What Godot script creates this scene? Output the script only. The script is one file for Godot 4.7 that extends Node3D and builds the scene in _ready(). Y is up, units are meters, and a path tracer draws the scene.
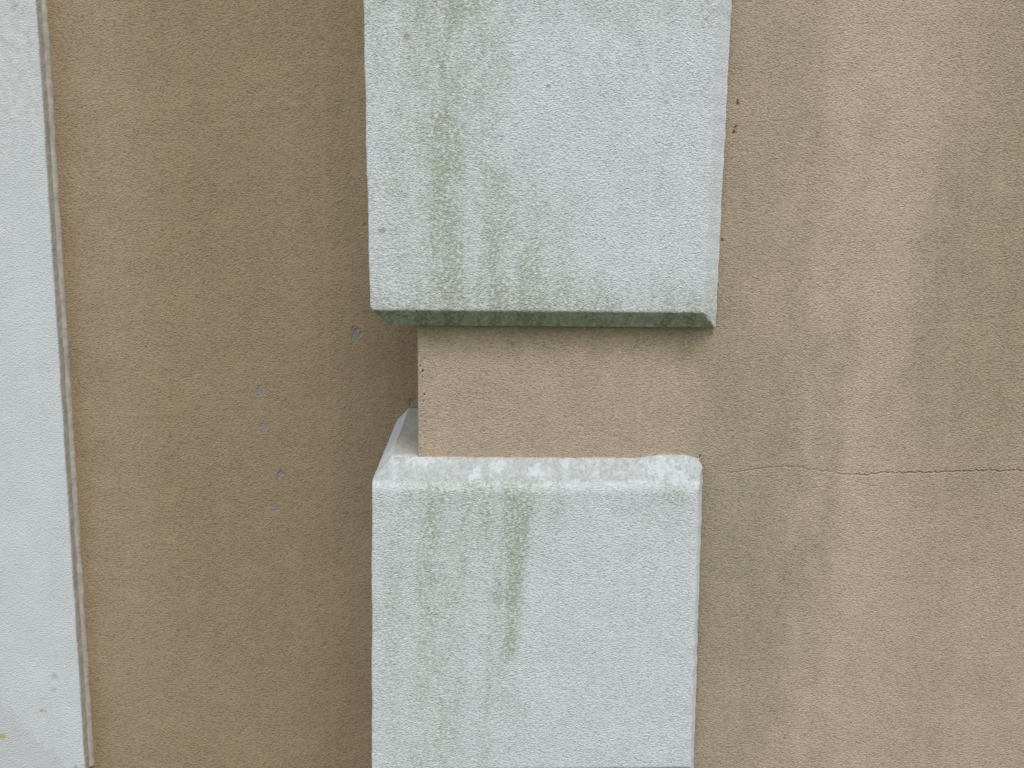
extends Node3D
# A beige rendered house corner with two white chamfered quoin blocks, seen from about 1.2 m.
# Front wall plane: z = 0 (facing +z). The recessed wall on the left: z = -0.38.

const CORNER := -0.077      # x of the pier's outer corner
const BACK := -0.38         # z of the recessed wall
const WHITE := Vector3(0.675, 0.705, 0.715)
const BEIGE := Vector3(0.490, 0.386, 0.290)
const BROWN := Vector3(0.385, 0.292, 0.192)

var n1 := FastNoiseLite.new()
var n2 := FastNoiseLite.new()
var n3 := FastNoiseLite.new()
var nb := FastNoiseLite.new()
var nf := FastNoiseLite.new()

func _ready() -> void:
	# ---- camera, sky, sun, exposure
	var cam := Camera3D.new()
	cam.name = "camera"
	cam.fov = rad_to_deg(2.0 * atan(384.0 / 960.0))
	cam.near = 0.05
	cam.far = 400.0
	add_child(cam)
	cam.position = Vector3(0, 1.45, 1.2)
	cam.rotation_order = EULER_ORDER_YXZ
	cam.rotation_degrees = Vector3(-8.0, -2.0, 0.6)
	cam.current = true

	var sky_mat := ProceduralSkyMaterial.new()
	sky_mat.sky_top_color = Color(0.96, 0.98, 1.0)
	sky_mat.sky_horizon_color = Color(0.80, 0.83, 0.88)
	sky_mat.sky_curve = 0.25
	sky_mat.ground_horizon_color = Color(0.45, 0.45, 0.42)
	sky_mat.ground_bottom_color = Color(0.30, 0.30, 0.28)
	var sky := Sky.new()
	sky.sky_material = sky_mat
	var env := Environment.new()
	env.background_mode = Environment.BG_SKY
	env.sky = sky
	env.background_energy_multiplier = 1.0
	env.tonemap_mode = Environment.TONE_MAPPER_LINEAR
	env.tonemap_exposure = 1.34
	env.sdfgi_enabled = true
	env.ssao_enabled = true
	env.ssil_enabled = true
	var we := WorldEnvironment.new()
	we.name = "environment"
	we.environment = env
	add_child(we)

	var sun := DirectionalLight3D.new()
	sun.name = "overcast_sun"
	sun.light_energy = 0.4
	sun.light_angular_distance = 24.0
	sun.light_color = Color(1.0, 0.985, 0.96)
	sun.shadow_enabled = true
	add_child(sun)
	sun.look_at_from_position(Vector3(0.22, 1.3, 0.9), Vector3.ZERO)

	for k in 5:
		var n: FastNoiseLite = [n1, n2, n3, nb, nf][k]
		n.noise_type = FastNoiseLite.TYPE_SIMPLEX_SMOOTH
		n.seed = 11 + 7 * k
		n.frequency = 1.0
		n.fractal_type = FastNoiseLite.FRACTAL_NONE
	nb.fractal_type = FastNoiseLite.FRACTAL_FBM
	nb.fractal_octaves = 4
	nf.fractal_type = FastNoiseLite.FRACTAL_FBM
	nf.fractal_octaves = 5
	nf.fractal_gain = 0.72
	nf.fractal_lacunarity = 2.1

	make_sand()
	build_ground()
	build_front_wall()
	build_recessed_wall()
	build_block("quoin_block", true)
	build_block("quoin_block_001", false)
	build_pilaster()

# ------------------------------------------------------------------ helpers

var sand: ImageTexture
var specks: ImageTexture

# height map of sand-grained paint: small lumps with dents between, 2048 texels to the tile
func make_sand() -> void:
	var c := FastNoiseLite.new()
	c.noise_type = FastNoiseLite.TYPE_CELLULAR
	c.cellular_distance_function = FastNoiseLite.DISTANCE_EUCLIDEAN
	c.cellular_return_type = FastNoiseLite.RETURN_DISTANCE2_SUB
	c.cellular_jitter = 1.0
	c.fractal_type = FastNoiseLite.FRACTAL_NONE
	c.domain_warp_enabled = true
	c.domain_warp_amplitude = 9.0
	c.domain_warp_frequency = 0.03
	c.frequency = 0.075
	c.seed = 3
	var a := c.get_seamless_image(1536, 1536, false, false, 0.02, true)
	var s := FastNoiseLite.new()
	s.noise_type = FastNoiseLite.TYPE_SIMPLEX_SMOOTH
	s.fractal_type = FastNoiseLite.FRACTAL_FBM
	s.fractal_octaves = 3
	s.fractal_gain = 0.6
	s.frequency = 0.055
	s.seed = 8
	var b := s.get_seamless_image(1536, 1536, false, false, 0.02, true)
	var da := a.get_data()
	var db := b.get_data()
	var out := PackedByteArray()
	out.resize(da.size())
	for i in da.size():
		var v := mini(da[i], 150) * 0.45 + db[i] * 0.62
		out[i] = clampi(int(v), 0, 255)
	# colour of the sand: most grains painted over, some pores and grains darker
	var e := FastNoiseLite.new()
	e.noise_type = FastNoiseLite.TYPE_CELLULAR
	e.cellular_return_type = FastNoiseLite.RETURN_CELL_VALUE
	e.cellular_jitter = 1.0
	e.fractal_type = FastNoiseLite.FRACTAL_NONE
	e.domain_warp_enabled = true
	e.domain_warp_amplitude = 8.0
	e.domain_warp_frequency = 0.06
	e.frequency = 0.11
	e.seed = 19
	var dc := e.get_seamless_image(1536, 1536, false, false, 0.02, false).get_data()
	var tint := PackedByteArray()
	tint.resize(dc.size())
	for i in dc.size():
		var v := 255 - dc[i] / 22
		if dc[i] > 222:
			v -= 19
		elif dc[i] > 190:
			v -= 10
		tint[i] = v
	specks = ImageTexture.create_from_image(Image.create_from_data(1536, 1536, false, Image.FORMAT_L8, tint))
	sand = ImageTexture.create_from_image(Image.create_from_data(1536, 1536, false, Image.FORMAT_L8, out))

func paint(rough := 0.92, relief := 0.0, size := 1.0, specked := true) -> StandardMaterial3D:
	var m := StandardMaterial3D.new()
	if relief > 0.0:
		m.uv1_triplanar = true
		m.uv1_world_triplanar = true
		m.uv1_scale = Vector3(1.25, 1.9, 1.5) / size
		m.heightmap_enabled = true
		m.heightmap_texture = sand
		m.heightmap_scale = relief
		if specked:
			m.albedo_texture = specks
	m.vertex_color_use_as_albedo = true
	m.roughness = rough
	m.metallic_specular = 0.25
	return m

func tag(o: Node, label: String, category: String, group := "") -> void:
	o.set_meta("label", label)
	o.set_meta("category", category)
	o.set_meta("kind", "thing")
	if group:
		o.set_meta("group", group)

func line(a: float, b: float, step: float) -> PackedFloat32Array:
	var n := maxi(1, int(round((b - a) / step)))
	var r := PackedFloat32Array()
	for i in n:
		r.append(a + (b - a) * i / n)
	return r

func normals_of(p: PackedVector3Array, nx: int, ny: int) -> PackedVector3Array:
	var out := PackedVector3Array()
	out.resize(nx * ny)
	for j in ny:
		var ja := maxi(j - 1, 0) * nx
		var jb := mini(j + 1, ny - 1) * nx
		var jc := j * nx
		for i in nx:
			var dx := p[jc + mini(i + 1, nx - 1)] - p[jc + maxi(i - 1, 0)]
			var dy := p[jb + i] - p[ja + i]
			out[jc + i] = dx.cross(dy).normalized()
	return out

func mesh_of(p: PackedVector3Array, nn: PackedVector3Array, c: PackedColorArray, idx: PackedInt32Array) -> ArrayMesh:
	# keeps only the vertices that are used
	var remap := PackedInt32Array()
	remap.resize(p.size())
	remap.fill(-1)
	var p2 := PackedVector3Array()
	var n2a := PackedVector3Array()
	var c2 := PackedColorArray()
	var i2 := PackedInt32Array()
	i2.resize(idx.size())
	for k in idx.size():
		var v := idx[k]
		if remap[v] < 0:
			remap[v] = p2.size()
			p2.append(p[v])
			n2a.append(nn[v])
			c2.append(c[v])
		i2[k] = remap[v]
	var arr := []
	arr.resize(Mesh.ARRAY_MAX)
	arr[Mesh.ARRAY_VERTEX] = p2
	arr[Mesh.ARRAY_NORMAL] = n2a
	arr[Mesh.ARRAY_COLOR] = c2
	arr[Mesh.ARRAY_INDEX] = i2
	var m := ArrayMesh.new()
	m.add_surface_from_arrays(Mesh.PRIMITIVE_TRIANGLES, arr)
	return m

func cells(nx: int, j0: int, j1: int, i0: int, i1: int) -> PackedInt32Array:
	var idx := PackedInt32Array()
	for j in range(j0, j1):
		for i in range(i0, i1):
			var a := j * nx + i
			idx.append_array([a, a + nx, a + nx + 1, a, a + nx + 1, a + 1])
	return idx

func piece(called: String, mesh: Mesh, mat: Material, parent: Node) -> MeshInstance3D:
	var o := MeshInstance3D.new()
	o.name = called
	o.mesh = mesh
	o.material_override = mat
	parent.add_child(o, true)
	return o

func flat_box(a: Vector3, b: Vector3) -> BoxMesh:
	var m := BoxMesh.new()
	m.size = b - a
	return m

func solid(called: String, a: Vector3, b: Vector3, color: Vector3, parent: Node) -> MeshInstance3D:
	var mat := StandardMaterial3D.new()
	mat.albedo_color = Color(color.x, color.y, color.z).linear_to_srgb()
	mat.roughness = 0.92
	mat.metallic_specular = 0.25
	var o := piece(called, flat_box(a, b), mat, parent)
	o.position = (a + b) / 2
	return o

func sm(a: float, b: float, t: float) -> float:
	return smoothstep(a, b, t)

func bump(t: float, c: float, w: float) -> float:
	# 1 at c, 0 beyond w
	var d := absf(t - c) / w
	return 0.0 if d >= 1.0 else (1.0 - d * d) * (1.0 - d * d)

func col(v: Vector3) -> Color:
	return Color(clampf(v.x, 0, 1), clampf(v.y, 0, 1), clampf(v.z, 0, 1))

# sand-textured masonry paint: soft lumps with small dents wider than high
func stucco(x: float, y: float) -> float:
	var wob := n3.get_noise_2d(x * 40.0, y * 40.0) * 0.7
	var a := n1.get_noise_2d(x * 175.0 + wob, y * 260.0)
	var b := n2.get_noise_2d(x * 290.0, y * 420.0 + wob)
	var dent := maxf(0.0, b - 0.25)
	return a * 0.13 + b * 0.10 - dent * 0.9

# algae film: soft runs down the wall, broken up by the grain of the paint; 0 to about 1.3
func growth(x: float, y: float) -> float:
	var runs := clampf(0.75 + 0.7 * nb.get_noise_2d(x * 26.0, y * 3.0), 0.0, 1.1)
	var patch := clampf(0.82 + 0.55 * nb.get_noise_2d(x * 38.0 + 7.0, y * 20.0), 0.0, 1.3)
	var grit := clampf(0.66 + 1.75 * nf.get_noise_2d(x * 170.0, y * 145.0), 0.0, 1.7)
	return runs * patch * grit * 1.35

# ------------------------------------------------------------------ ground

func build_ground() -> void:
	var m := PlaneMesh.new()
	m.size = Vector2(300, 300)
	var mat := StandardMaterial3D.new()
	mat.albedo_color = Color(0.22, 0.215, 0.19).linear_to_srgb()
	mat.roughness = 0.95
	var t := NoiseTexture2D.new()
	t.width = 512
	t.height = 512
	t.seamless = true
	var fn := FastNoiseLite.new()
	fn.seed = 5
	fn.frequency = 0.04
	t.noise = fn
	var ramp := Gradient.new()
	ramp.set_color(0, Color(0.72, 0.72, 0.7))
	ramp.set_color(1, Color(1, 1, 0.97))
	t.color_ramp = ramp
	mat.albedo_texture = t
	mat.uv1_triplanar = true
	mat.uv1_world_triplanar = true
	mat.uv1_scale = Vector3(0.7, 0.7, 0.7)
	var g := piece("ground", m, mat, self)
	g.set_meta("kind", "structure")

# ------------------------------------------------------------------ front wall (pier and the wall to its right)

const CRACK := [[0.285, 1.1655], [0.314, 1.1656], [0.344, 1.1696], [0.383, 1.175], [0.415, 1.1738], [0.455, 1.1686], [0.481, 1.1647], [0.508, 1.1647], [0.523, 1.1687], [0.560, 1.1675], [0.600, 1.1689], [0.633, 1.1703], [0.659, 1.1717], [0.679, 1.1705], [0.711, 1.1719], [0.80, 1.1660], [0.95, 1.1700]]

func crack_y(x: float) -> float:
	for k in CRACK.size() - 1:
		if x <= CRACK[k + 1][0]:
			var t: float = clampf((x - CRACK[k][0]) / (CRACK[k + 1][0] - CRACK[k][0]), 0, 1)
			return lerpf(CRACK[k][1], CRACK[k + 1][1], t)
	return CRACK[-1][1]

func front_color(x: float, y: float) -> Vector3:
	var c := BEIGE
	var big := nb.get_noise_2d(x * 3.0 + 9.0, y * 1.6)
	var mid := nb.get_noise_2d(x * 16.0, y * 9.0 + 4.0)
	var grain := n2.get_noise_2d(x * 330.0 + 50.0, y * 420.0)
	var run := nb.get_noise_2d(x * 15.0 + 2.0, y * 1.1)
	var gr := growth(x, y)
	var w := mid * 0.035 + run * 0.025
	# grey-green film beside the blocks, reaching down
	var alg := sm(0.49, 0.37, x + w) * sm(0.24, 0.31, x + w) * sm(1.42, 1.30, y + w * 1.5) * (0.45 + 0.55 * sm(0.80, 1.0, y + w))
	alg += 0.45 * sm(0.46, 0.36, x + w) * sm(0.28, 0.32, x) * sm(1.38, 1.45, y)
	# olive band at the upper right, leaning
	var cx := 0.66 - (1.75 - y) * 0.13
	var oli := sm(cx - 0.12, cx + 0.07, x + w) * (0.3 + 0.7 * sm(1.02, 1.30, y + w))
	var sx := 0.618 - (1.60 - y) * 0.24
	var oli2 := bump(x + w, sx + 0.01, 0.060) * sm(1.13, 1.35, y + mid * 0.1) * sm(1.66, 1.45, y)
	# paler, pinker runs
	var pink := bump(x + w, 0.490 + (1.75 - y) * 0.02, 0.12) + 0.8 * bump(x + w, 0.70, 0.14) * sm(1.12, 0.95, y)
	c = c.lerp(Vector3(0.560, 0.440, 0.350), clampf(pink * (0.75 + run * 0.2), 0, 0.9))
	c = c.lerp(Vector3(0.325, 0.30, 0.20), clampf(alg * (0.32 + gr * 0.32), 0, 0.85))
	c = c.lerp(Vector3(0.335, 0.285, 0.185), clampf(oli * (0.40 + gr * 0.28), 0, 0.85))
	c = c.lerp(Vector3(0.26, 0.25, 0.18), clampf(oli2 * (0.10 + gr * 0.38), 0, 0.75))
	# olive film under the upper block; painted contact shade darkens it towards the overhang
	var film_and_shade := sm(1.30, 1.345, y + mid * 0.02) * sm(0.31, 0.27, x) * float(y < 1.40)
	c = c.lerp(Vector3(0.25, 0.22, 0.12), clampf(film_and_shade * (0.40 + gr * 0.4 + 0.3 * sm(1.338, 1.354, y + mid * 0.01)), 0, 0.85))
	c *= 1.0 + mid * 0.06 + run * 0.025 + big * 0.04 + grain * 0.11
	return c

func front_height(x: float, y: float) -> float:
	var h := stucco(x, y) * 0.0011
	h += nb.get_noise_2d(x * 9.0, y * 9.0) * 0.0012
	return h

func build_front_wall() -> void:
	var w := Node3D.new()
	w.name = "house_wall"
	add_child(w)
	tag(w, "sand textured beige wall with a thin horizontal crack, right of the white blocks", "wall")
	var xs := line(CORNER, CORNER + 0.012, 0.001)
	xs.append_array(line(CORNER + 0.012, 0.79, 0.0015))
	xs.append_array(line(0.79, 2.6, 0.12))
	xs.append(2.6)
	var ys := line(0.0, 0.70, 0.07)
	ys.append_array(line(0.70, 1.160, 0.0015))
	ys.append_array(line(1.160, 1.180, 0.0007))
	ys.append_array(line(1.180, 1.80, 0.0015))
	ys.append_array(line(1.80, 3.2, 0.1))
	ys.append(3.2)
	var nx := xs.size()
	var ny := ys.size()
	var p := PackedVector3Array()
	var c := PackedColorArray()
	p.resize(nx * ny)
	c.resize(nx * ny)
	for j in ny:
		var y := ys[j]
		for i in nx:
			var x := xs[i]
			var z := front_height(x, y)
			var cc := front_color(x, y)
			if x > 0.285 and x < 0.95 and absf(y - 1.169) < 0.011:
				var cy := crack_y(x) + n2.get_noise_2d(x * 160.0, 3.0) * 0.0013 + n1.get_noise_2d(x * 45.0, 8.0) * 0.001
				var wd := 0.00075 + 0.0002 * sm(0.42, 0.56, x) + 0.0004 * n3.get_noise_2d(x * 70.0, 1.0)
				z -= 0.0030 * maxf(0.0, 1.0 - absf(y - cy) / wd) * (0.45 + 0.55 * sm(0.45, 0.54, x)) * sm(0.285, 0.34, x)
			if x > 0.09 and x < 0.24 and y > 1.185 and y < 1.26:
				var c2 := 1.236 - (x - 0.10) * 0.30 + n1.get_noise_2d(x * 60.0, 18.0) * 0.002 + n2.get_noise_2d(x * 170.0, 3.0) * 0.001
				z -= 0.0014 * maxf(0.0, 1.0 - absf(y - c2) / 0.0013) * sm(0.09, 0.13, x) * sm(0.24, 0.20, x) * sm(-0.2, 0.1, n3.get_noise_2d(x * 50.0, 40.0) + 0.1)
			# worn arris of the pier corner, with small pits
			var d := x - CORNER
			if d < 0.012:
				var r := 0.004
				if d < r:
					z -= r - sqrt(maxf(0.0, r * r - (r - d) * (r - d)))
				var pit := n3.get_noise_2d(x * 240.0, y * 150.0)
				if y < 1.33 and pit > 0.70 and d > 0.002:
					z -= (pit - 0.70) * 0.02
				cc = cc.lerp(Vector3(0.46, 0.42, 0.38), 0.6 * sm(0.004, 0.0, d + n2.get_noise_2d(3.0, y * 120.0) * 0.002))
			# a few dark pits in the joint beside the upper block
			if x > 0.28 and x < 0.33:
				for q in [[0.3147, 1.6297, 2.6], [0.3113, 1.5951, 2.6], [0.3130, 1.6010, 1.8], [0.3020, 1.4639, 1.7], [0.2847, 1.1890, 2.0]]:
					var pd: float = Vector2(x - q[0], (y - q[1]) * 0.8).length() / (q[2] * 0.001) + 0.7 * n1.get_noise_2d(x * 400.0, y * 400.0)
					if pd < 1.0:
						z -= 0.0035 * (1.0 - pd)
						cc = cc.lerp(Vector3(0.14, 0.08, 0.045), 0.7 * sm(1.0, 0.5, pd))
			var xo := x
			if i == 0:
				xo = CORNER
			p[j * nx + i] = Vector3(xo, y, z)
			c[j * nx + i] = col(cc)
	var nn := normals_of(p, nx, ny)
	# leave out what lies behind the blocks
	var idx := PackedInt32Array()
	for j in ny - 1:
		var hid := (ys[j] > 0.80 and ys[j + 1] < 1.165) or (ys[j] > 1.385 and ys[j + 1] < 1.72)
		for i in nx - 1:
			if hid and xs[i] > -0.06 and xs[i + 1] < 0.262:
				continue
			var a := j * nx + i
			idx.append_array([a, a + nx, a + nx + 1, a, a + nx + 1, a + 1])
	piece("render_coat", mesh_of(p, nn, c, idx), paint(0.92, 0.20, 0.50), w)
	solid("wall_core", Vector3(CORNER, 0.0, BACK - 0.2), Vector3(2.6, 3.2, -0.0075), BEIGE, w)

# ------------------------------------------------------------------ recessed wall on the left

# places where the paint has come off, on the recessed wall: x, y, half width, half height in metres
const CHIPS := [[-0.2020, 1.3076, 0.0085, 0.0125], [-0.3557, 1.1551, 0.0082, 0.0070], [-0.3625, 1.2088, 0.0050, 0.0095], [-0.3410, 1.0135, 0.0055, 0.0080], [-0.3542, 1.0187, 0.0040, 0.0040], [-0.3296, 1.0737, 0.0060, 0.0055], [-0.1100, 1.1970, 0.0060, 0.0060]]
const DENTS := [[-0.2495, 1.7726, 5.0], [-0.2480, 1.7650, 3.5], [-0.2069, 1.5572, 5.0], [-0.2110, 1.5660, 3.5], [-0.2688, 0.8415, 4.0], [-0.2615, 0.7733, 4.0], [-0.1853, 1.4861, 4.0]]

func recess_color(x: float, y: float) -> Vector3:
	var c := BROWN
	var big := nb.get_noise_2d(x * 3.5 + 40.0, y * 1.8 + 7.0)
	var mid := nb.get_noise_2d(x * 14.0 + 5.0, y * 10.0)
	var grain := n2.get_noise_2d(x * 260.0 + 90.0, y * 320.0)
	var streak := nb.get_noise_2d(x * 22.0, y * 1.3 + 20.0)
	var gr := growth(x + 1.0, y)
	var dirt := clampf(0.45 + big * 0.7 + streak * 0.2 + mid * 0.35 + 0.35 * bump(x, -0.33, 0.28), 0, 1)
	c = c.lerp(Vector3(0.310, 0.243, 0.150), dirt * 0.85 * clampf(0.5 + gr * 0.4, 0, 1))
	# paler scrubbed run, and a rust-brown one beside the pilaster
	c = c.lerp(Vector3(0.43, 0.325, 0.225), 0.5 * bump(x + mid * 0.02, -0.60, 0.10))
	c = c.lerp(Vector3(0.36, 0.255, 0.145), (0.1 + 0.5 * gr) * bump(x + mid * 0.012 + (y - 0.556) * 0.0078, -0.655, 0.026))
	c *= 1.0 + mid * 0.07 + streak * 0.02 + grain * 0.09
	return c

func build_recessed_wall() -> void:
	var w := Node3D.new()
	w.name = "recessed_wall"
	add_child(w)
	tag(w, "smoother brown beige wall set back between the left pilaster and corner blocks", "wall")
	var xs := line(-2.6, -0.70, 0.12)
	xs.append_array(line(-0.70, CORNER, 0.0017))
	xs.append(CORNER + 0.001)
	var ys := line(0.0, 0.52, 0.06)
	ys.append_array(line(0.52, 1.88, 0.0017))
	ys.append_array(line(1.88, 3.2, 0.1))
	ys.append(3.2)
	var nx := xs.size()
	var ny := ys.size()
	var p := PackedVector3Array()
	var c := PackedColorArray()
	p.resize(nx * ny)
	c.resize(nx * ny)
	for j in ny:
		var y := ys[j]
		for i in nx:
			var x := xs[i]
			var rough := 0.8 + 0.5 * n3.get_noise_2d(x * 5.0, y * 5.0)
			var h := stucco(x * 0.72, y * 0.62) * 0.0009 * rough + nb.get_noise_2d(x * 10.0 + 3.0, y * 10.0) * 0.0013
			var cc := recess_color(x, y)
			for q in DENTS:
				if absf(x - q[0]) < 0.007 and absf(y - q[1]) < 0.007:
					var pd: float = Vector2(x - q[0], y - q[1]).length() / (q[2] * 0.001) + 0.5 * n1.get_noise_2d(x * 200.0, y * 200.0)
					h -= 0.0022 * maxf(0.0, 1.0 - pd)
			for q in CHIPS:
				var dx: float = (x - q[0]) / q[2]
				var dy: float = (y - q[1]) / q[3]
				if absf(dx) < 1.8 and absf(dy) < 1.8:
					var d := sqrt(dx * dx + dy * dy) + 0.55 * n1.get_noise_2d(x * 170.0, y * 170.0)
					var k := sm(1.05, 0.85, d)
					h = lerpf(h, -0.0012, k)
					cc = cc.lerp(Vector3(0.29, 0.28, 0.27), k * 0.85)
			# a filled scratch, smooth and paler
			var sy := 1.669 + 0.006 * n3.get_noise_2d(x * 30.0, 2.0) + (0.006 if x > -0.33 else 0.0)
			var sk := bump(y, sy, 0.009) * sm(-0.40, -0.37, x) * sm(-0.23, -0.26, x) * sm(-0.2, 0.25, n3.get_noise_2d(x * 28.0, 5.0) + 0.1)
			h = lerpf(h, 0.0004, sk * 0.8)
			cc = cc.lerp(Vector3(0.42, 0.33, 0.235), sk * 0.5)
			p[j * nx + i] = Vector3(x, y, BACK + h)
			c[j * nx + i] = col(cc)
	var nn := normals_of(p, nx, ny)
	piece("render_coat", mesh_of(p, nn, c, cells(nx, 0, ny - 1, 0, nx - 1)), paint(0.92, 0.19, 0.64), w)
	solid("wall_core", Vector3(-2.6, 0.0, BACK - 0.2), Vector3(CORNER - 0.002, 3.2, BACK - 0.006), BROWN, w)

# ------------------------------------------------------------------ quoin blocks

func upper_color(x: float, y: float, chamfer: float) -> Vector3:
	var px := (x + 0.13) * 820.0 + 372.0          # a convenient ruler along the face: 820 units to the metre
	var py := 310.0 - (y - 1.376) * 861.0
	var mid := nb.get_noise_2d(x * 20.0, y * 12.0)
	var fine := nb.get_noise_2d(x * 75.0 + 5.0, y * 60.0)
	var speck := n2.get_noise_2d(x * 260.0, y * 300.0)
	var run := nb.get_noise_2d(x * 30.0 + 3.0, y * 2.0)
	var wx := px + mid * 16.0
	var gr := growth(x + 2.0, y)
	var a := 0.0
	a += bump(wx, 444.0, 26.0) * (0.35 + 0.65 * sm(215.0, 130.0, py)) * 0.75
	a += bump(wx, 490.0, 24.0) * (0.45 + 0.55 * sm(150.0, 60.0, py)) * 0.45
	a += bump(wx, 425.0, 90.0) * 0.36
	a += bump(wx, 515.0, 80.0) * sm(110.0, 260.0, py) * 0.40
	a += sm(262.0, 316.0, py + mid * 25.0 + run * 18.0) * (0.30 + 0.3 * sm(380.0, 480.0, px))
	a += sm(40.0, 0.0, py + mid * 25.0) * 0.20
	a += 0.07 + run * 0.08
	a *= gr
	var c := WHITE
	c *= 1.0 + mid * 0.04 + run * 0.02 + speck * 0.06
	c = c.lerp(Vector3(0.36, 0.40, 0.285), clampf(a * 1.15, 0, 0.8))
	# single grey spots
	for q in [[383.0, 228.0, 4.0], [408.0, 36.0, 4.5], [640.0, 60.0, 2.0], [545.0, 82.0, 2.5], [500.0, 132.0, 2.0], [660.0, 95.0, 2.5]]:
		var d: float = Vector2(px - q[0], py - q[1]).length() / q[2] + fine * 0.6
		c = c.lerp(Vector3(0.30, 0.31, 0.30), 0.6 * sm(1.1, 0.6, d))
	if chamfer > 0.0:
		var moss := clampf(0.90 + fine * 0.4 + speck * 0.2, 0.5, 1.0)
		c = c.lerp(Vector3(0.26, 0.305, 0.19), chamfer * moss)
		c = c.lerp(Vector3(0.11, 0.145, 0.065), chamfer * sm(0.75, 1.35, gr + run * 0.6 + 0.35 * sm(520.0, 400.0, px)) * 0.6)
	return c

func lower_color(x: float, y: float, chamfer: float) -> Vector3:
	var px := (x + 0.131) * 800.0 + 373.0
	var py := 482.0 + (1.161 - y) * 750.0
	var mid := nb.get_noise_2d(x * 20.0 + 31.0, y * 12.0)
	var fine := nb.get_noise_2d(x * 75.0 + 45.0, y * 60.0)
	var speck := n2.get_noise_2d(x * 260.0 + 11.0, y * 300.0)
	var run := nb.get_noise_2d(x * 30.0 + 13.0, y * 2.0)
	var gr := growth(x + 5.0, y)
	var wx := px + mid * 10.0 + (py - 560.0) * 0.10
	var a := 0.0
	a += bump(wx, 511.0, 24.0) * sm(470.0, 535.0, py) * sm(790.0, 560.0, py) * 0.85
	a += bump(wx, 432.0, 85.0) * (0.3 + 0.7 * sm(740.0, 540.0, py)) * 0.46
	a += bump(wx, 512.0, 70.0) * sm(570.0, 490.0, py) * 0.42
	a += bump(wx, 650.0, 60.0) * sm(535.0, 488.0, py) * 0.42
	a += bump(wx, 470.0, 90.0) * sm(600.0, 760.0, py) * 0.18
	a += 0.06 + run * 0.08
	a *= gr
	var c := WHITE
	c *= 1.0 + mid * 0.035 + run * 0.02 + speck * 0.06
	c = c.lerp(Vector3(0.36, 0.405, 0.285), clampf(a * 1.15, 0, 0.8))
	if chamfer > 0.0:
		c = c.lerp(Vector3(0.455, 0.48, 0.475), chamfer * clampf(0.60 + 0.35 * gr + fine * 0.5, 0, 1))
	# blobs of fresh white filler along the top edge
	for q in [[420.0, 462.0, 16.0, 7.0], [474.0, 476.0, 6.0, 5.0], [498.0, 470.0, 8.0, 5.0], [536.0, 474.0, 6.0, 5.0], [566.0, 467.0, 4.0, 4.0], [597.0, 484.0, 6.0, 6.0], [583.0, 491.0, 5.0, 4.0], [648.0, 484.0, 12.0, 5.0], [662.0, 473.0, 14.0, 9.0], [680.0, 480.0, 10.0, 7.0], [650.0, 497.0, 8.0, 7.0], [622.0, 508.0, 9.0, 6.0]]:
		var d: float = Vector2((px - q[0]) / q[2], (py - q[1]) / q[3]).length() * 0.8 + nf.get_noise_2d(x * 90.0, y * 90.0) * 1.3
		c = c.lerp(Vector3(0.62, 0.65, 0.67), 0.9 * sm(1.0, 0.7, d))
	return c

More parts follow.
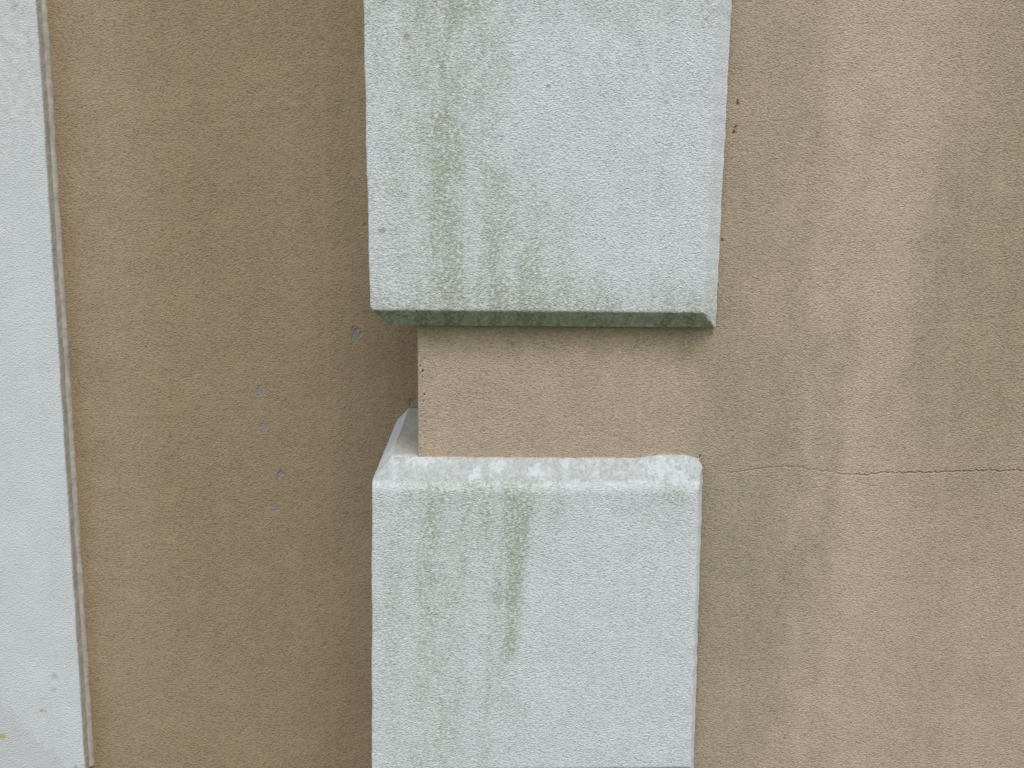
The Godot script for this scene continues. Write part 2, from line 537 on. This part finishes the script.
func build_block(called: String, upper: bool) -> void:
	var o := Node3D.new()
	o.name = called
	add_child(o)
	if upper:
		tag(o, "upper white block on the wall corner with a green mossy lower edge", "stone block", "white corner blocks")
	else:
		tag(o, "lower white block on the wall corner with pale flaking top edge", "stone block", "white corner blocks")
	var x0 := -0.1325
	var x1 := 0.2965 if upper else 0.2865
	var y0 := 1.3555 if upper else 0.755
	var y1 := 1.772 if upper else 1.1865
	var p0 := 0.030
	var bt := 0.0245 if upper else 0.0265       # top bevel
	var bb := 0.0200 if upper else 0.0235                             # bottom bevel
	var br := 0.0225 if upper else 0.009         # right bevel
	var bl := 0.0215
	var arris := 0.0035
	# columns as fractions, finer at the ends
	var us := line(0.0, 0.03, 0.0016)
	us.append_array(line(0.03, 0.93, 0.0029))
	us.append_array(line(0.93, 1.0, 0.0022))
	us.append(1.0)
	var ys := line(y0, y0 + 0.034, 0.0011)
	ys.append_array(line(y0 + 0.034, y1 - 0.036, 0.0012))
	ys.append_array(line(y1 - 0.036, y1, 0.0011))
	ys.append(y1)
	var nx := us.size()
	var ny := ys.size()
	var p := PackedVector3Array()
	var c := PackedColorArray()
	p.resize(nx * ny)
	c.resize(nx * ny)
	var jb := 0
	var jt := ny - 1
	for j in ny:
		var y := ys[j]
		if y < y0 + bb:
			jb = j + 1
		if y > y1 - bt and jt == ny - 1:
			jt = j
		var dt := y1 - y
		var db := y - y0
		# left outline leans in along the side chamfers; rounded where it turns
		var inset := maxf(soft(bl - dt, 0.006), soft(bl - db, 0.004))
		var xl := x0 + inset + 0.0006 * n3.get_noise_2d(y * 13.0, 60.0) + 0.0003 * n3.get_noise_2d(y * 60.0, 4.0 if upper else 9.0)
		var xr := x1 + 0.0007 * n3.get_noise_2d(y * 40.0, 14.0 if upper else 19.0)
		if upper:
			xl -= (y - 1.376) * 0.012
			xr += (y - 1.376) * 0.009
		else:
			xl -= (1.161 - y) * 0.010
			xr += (1.17 - y) * 0.008 - 0.004 * sm(0.012, 0.0, dt)
		for i in nx:
			var x := xl + (xr - xl) * us[i]
			var drop := maxf(soft(bt - dt, arris * (1.8 if upper else 4.2)), soft(bb - db, arris * 0.5))
			drop = maxf(drop, soft(br - (xr - x), arris * 0.9) * (1.0 if upper else 2.2))
			var dl := x - xl
			if dl < arris:
				drop += arris - sqrt(maxf(0.0, arris * arris - (arris - dl) * (arris - dl)))
			var h := stucco(x + (3.0 if upper else 7.0), y) * 0.0010 + nb.get_noise_2d(x * 12.0, y * 12.0) * 0.0007
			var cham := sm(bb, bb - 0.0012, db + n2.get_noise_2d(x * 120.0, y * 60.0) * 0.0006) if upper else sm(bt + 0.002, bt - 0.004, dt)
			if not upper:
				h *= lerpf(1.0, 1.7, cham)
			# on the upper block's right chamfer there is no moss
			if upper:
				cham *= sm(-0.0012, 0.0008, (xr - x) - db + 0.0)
			var yo := y
			if not upper and dt < 0.03:
				# lumpy filler along the top, a raised lump at the right end
				var lump := 0.0016 * nb.get_noise_2d(x * 18.0, 2.0) + 0.0010 * nf.get_noise_2d(x * 70.0, 2.0) + 0.0055 * bump(x, 0.243, 0.042) + 0.002 * bump(x, 0.268, 0.014)
				yo += lump * sm(0.03, 0.0, dt)
				h += (0.0014 * nb.get_noise_2d(x * 40.0, y * 40.0) + 0.0010 * nf.get_noise_2d(x * 110.0, y * 110.0)) * cham
			if upper and db > bb - 0.004 and db < bb + 0.005:
				h -= 0.0022 * maxf(0.0, nf.get_noise_2d(x * 70.0, 31.0) - 0.12) * bump(db, bb, 0.004)
			if dl < 0.006:
				h -= 0.004 * maxf(0.0, nf.get_noise_2d(y * 60.0, 47.0) - 0.25) * sm(0.006, 0.0, dl)
			var z := maxf(p0 - drop + h, 0.0018)
			p[j * nx + i] = Vector3(x, yo, z)
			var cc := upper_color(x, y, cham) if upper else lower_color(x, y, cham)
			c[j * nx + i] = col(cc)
	var nn := normals_of(p, nx, ny)
	var mat := paint(0.9, 0.18, 0.50)
	var low := piece("lower_chamfer", mesh_of(p, nn, c, cells(nx, 0, jb, 0, nx - 1)), mat, o)
	if upper:
		low.set_meta("label", "green mossy chamfer along the bottom edge")
	piece("front_face", mesh_of(p, nn, c, cells(nx, jb, jt, 0, nx - 1)), mat, o)
	var top := piece("upper_chamfer", mesh_of(p, nn, c, cells(nx, jt, ny - 1, 0, nx - 1)), mat, o)
	if not upper:
		top.set_meta("label", "sloping top edge with blobs of white filler")
	# the side that returns to the recessed wall: swept back from the front's left edge
	var zs := [0.0, 0.02, 0.06, 0.12, 0.2, 0.3, 0.41]
	var sp := PackedVector3Array()
	var sc := PackedColorArray()
	var ns := zs.size()
	for j in ny:
		for k in range(ns - 1, -1, -1):
			var v := p[j * nx]
			var cc := Vector3(c[j * nx].r, c[j * nx].g, c[j * nx].b)
			sp.append(Vector3(v.x - 0.012 * zs[k] + (0.0008 * n3.get_noise_2d(ys[j] * 40.0, zs[k] * 40.0) if k > 0 else 0.0), v.y - (0.0 if k == 0 else (v.y - ys[j]) * 0.8), lerpf(v.z, BACK - 0.004, zs[k] / 0.41)))
			sc.append(col(cc.lerp(WHITE * 0.96, 0.6 if k > 0 else 0.0)))
	piece("return_side", mesh_of(sp, normals_of(sp, ns, ny), sc, cells(ns, 0, ny - 1, 0, ns - 1)), mat, o)
	# flat ledges above and below the return, between chamfer and pier
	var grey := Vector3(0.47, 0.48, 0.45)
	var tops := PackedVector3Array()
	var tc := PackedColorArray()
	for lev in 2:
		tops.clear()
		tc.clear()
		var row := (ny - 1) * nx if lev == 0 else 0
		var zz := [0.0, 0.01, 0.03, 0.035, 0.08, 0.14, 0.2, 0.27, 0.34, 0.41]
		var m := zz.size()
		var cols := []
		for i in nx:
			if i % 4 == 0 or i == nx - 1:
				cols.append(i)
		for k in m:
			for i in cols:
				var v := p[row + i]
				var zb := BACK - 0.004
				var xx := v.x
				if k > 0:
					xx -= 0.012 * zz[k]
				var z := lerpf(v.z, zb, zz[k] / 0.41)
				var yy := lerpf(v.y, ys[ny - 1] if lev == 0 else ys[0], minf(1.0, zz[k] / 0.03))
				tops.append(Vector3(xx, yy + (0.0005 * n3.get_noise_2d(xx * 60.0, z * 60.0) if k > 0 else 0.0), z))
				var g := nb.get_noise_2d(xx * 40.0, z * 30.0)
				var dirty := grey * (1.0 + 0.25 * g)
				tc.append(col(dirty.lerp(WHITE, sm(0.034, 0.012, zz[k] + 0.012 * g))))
		var idx := PackedInt32Array()
		var nc := cols.size()
		for k in m - 1:
			for i in nc - 1:
				if tops[k * nc + i].x > CORNER + 0.006 and k > 1:
					continue
				var a := k * nc + i
				if lev == 0:
					idx.append_array([a, a + nc, a + nc + 1, a, a + nc + 1, a + 1])
				else:
					idx.append_array([a, a + nc + 1, a + nc, a, a + 1, a + nc + 1])
		var nrm := PackedVector3Array()
		nrm.resize(tops.size())
		nrm.fill(Vector3.UP if lev == 0 else Vector3.DOWN)
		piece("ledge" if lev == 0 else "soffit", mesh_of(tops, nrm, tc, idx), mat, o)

# ramp max(0, t) with a rounded foot of radius r
func soft(t: float, r: float) -> float:
	if t <= -r:
		return 0.0
	if t >= r:
		return t
	return (t + r) * (t + r) / (4.0 * r)

# ------------------------------------------------------------------ pilaster at the left edge

func pilaster_color(x: float, y: float) -> Vector3:
	var mid := nb.get_noise_2d(x * 14.0 + 80.0, y * 10.0)
	var fine := nb.get_noise_2d(x * 60.0 + 15.0, y * 50.0)
	var speck := n2.get_noise_2d(x * 230.0 + 21.0, y * 250.0)
	var c := WHITE * (0.92 + mid * 0.05 + speck * 0.04)
	c = c.lerp(Vector3(0.45, 0.46, 0.38), clampf(0.25 * sm(1.35, 1.75, y + mid * 0.2) * (0.6 + fine * 2.0), 0, 0.6))
	# a greyer patch with a slanting edge at the foot
	var e := (x + 0.8008) * 1.22 + (y - 0.686)
	c = c.lerp(Vector3(0.47, 0.48, 0.47), 0.36 * sm(0.006, -0.006, e + fine * 0.02))
	# yellow lichen flecks and grey spots
	for q in [[-0.7345, 0.668, 0.0050], [-0.7295, 0.6675, 0.003], [-0.803, 0.623, 0.008]]:
		var d: float = Vector2(x - q[0], (y - q[1]) * 1.5).length() / q[2] + fine * 1.1
		c = c.lerp(Vector3(0.50, 0.40, 0.16), 0.9 * sm(1.0, 0.5, d))
	for q in [[-0.7154, 0.7051, 0.007], [-0.7124, 0.7299, 0.009], [-0.7034, 1.8097, 0.008]]:
		var d: float = Vector2(x - q[0], y - q[1]).length() / q[2] + fine * 1.2
		c = c.lerp(Vector3(0.36, 0.36, 0.35), 0.5 * sm(1.0, 0.3, d))
	# moss at the lower right corner and along the arris
	c = c.lerp(Vector3(0.20, 0.20, 0.07), 0.85 * sm(0.0, 0.12, fine + 0.12) * sm(0.018, 0.004, y - 0.556) * sm(-0.697, -0.68, x))
	c = c.lerp(Vector3(0.26, 0.27, 0.20), 0.5 * sm(0.0016, 0.0, -0.6685 - x + fine * 0.001))
	return c

func build_pilaster() -> void:
	var o := Node3D.new()
	o.name = "wall_pilaster"
	add_child(o)
	tag(o, "white rendered pilaster strip at the left edge, standing on the recessed wall", "pilaster")
	var x0 := -1.05
	var x1 := -0.6685
	var y0 := 0.556
	var y1 := 3.0
	var pz := BACK + 0.023
	var arris := 0.0035
	var xs := line(x0, -0.81, 0.03)
	xs.append_array(line(-0.81, x1 - 0.006, 0.0018))
	xs.append_array(line(x1 - 0.006, x1, 0.0008))
	xs.append(x1)
	var ys := line(y0, y0 + 0.006, 0.001)
	ys.append_array(line(y0 + 0.006, 1.88, 0.0018))
	ys.append_array(line(1.88, y1, 0.1))
	ys.append(y1)
	var nx := xs.size()
	var ny := ys.size()
	var p := PackedVector3Array()
	var c := PackedColorArray()
	for j in ny:
		var y := ys[j]
		var wv := -(y - 0.556) * 0.0078 + 0.0006 * n3.get_noise_2d(y * 14.0, 33.0) + 0.0002 * n3.get_noise_2d(y * 90.0, 3.0)
		for i in nx:
			var x := xs[i]
			var dr := x1 - x
			var z := pz + stucco(x * 0.85 + 12.0, y * 0.8) * 0.0007 + nb.get_noise_2d(x * 10.0, y * 10.0) * 0.0006
			for d in [dr, y - y0]:
				if d < arris:
					z -= arris - sqrt(maxf(0.0, arris * arris - (arris - d) * (arris - d)))
			p.append(Vector3(x + wv, y, z))
			c.append(col(pilaster_color(x, y)))
	var nn := normals_of(p, nx, ny)
	var mat := paint(0.9, 0.15, 0.60, false)
	piece("front_face", mesh_of(p, nn, c, cells(nx, 0, ny - 1, 0, nx - 1)), mat, o)
	# right side and underside
	var sp := PackedVector3Array()
	var sc := PackedColorArray()
	var zs := [0.0, 0.25, 0.6, 1.0]
	for j in ny:
		for k in 4:
			var v := p[j * nx + nx - 1]
			sp.append(Vector3(v.x + 0.0006 * n3.get_noise_2d(v.y * 50.0, zs[k] * 3.0) * float(k > 0), v.y, lerpf(v.z, BACK - 0.003, zs[k])))
			var g := nb.get_noise_2d(v.y * 20.0, zs[k] * 2.0 + 60.0)
			sc.append(col(Vector3(0.52, 0.50, 0.44).lerp(Vector3(0.66, 0.64, 0.58), clampf(0.5 + g * 1.4, 0, 1))))
	piece("right_side", mesh_of(sp, normals_of(sp, 4, ny), sc, cells(4, 0, ny - 1, 0, 3)), mat, o)
	solid("pilaster_core", Vector3(x0, y0 + 0.0045, BACK - 0.02), Vector3(x1 - 0.028, y1, pz - 0.008), WHITE * 0.9, o)
	# bead of mastic where the side meets the wall
	var bp := PackedVector3Array()
	var bc := PackedColorArray()
	for j in ny:
		var y := ys[j]
		var r := 0.0046 + 0.0005 * n3.get_noise_2d(y * 25.0, 71.0) + 0.0002 * n3.get_noise_2d(y * 140.0, 7.0)
		for k in 6:
			var a := PI / 2.0 * k / 5.0
			bp.append(Vector3(x1 - (y - 0.556) * 0.0078 - 0.0005 + r * 1.5 * sin(a), y + 0.001, BACK - 0.001 + r * 1.5 * cos(a)))
			var g := nb.get_noise_2d(y * 30.0, 90.0 + k * 0.2)
			bc.append(col(Vector3(0.48, 0.45, 0.40) * (1.0 + 0.3 * g)))
	var bead := piece("mastic_bead", mesh_of(bp, normals_of(bp, 6, ny), bc, cells(6, 0, ny - 1, 0, 5)), paint(0.7), o)
	bead.set_meta("label", "thin beige bead of mastic along the joint")
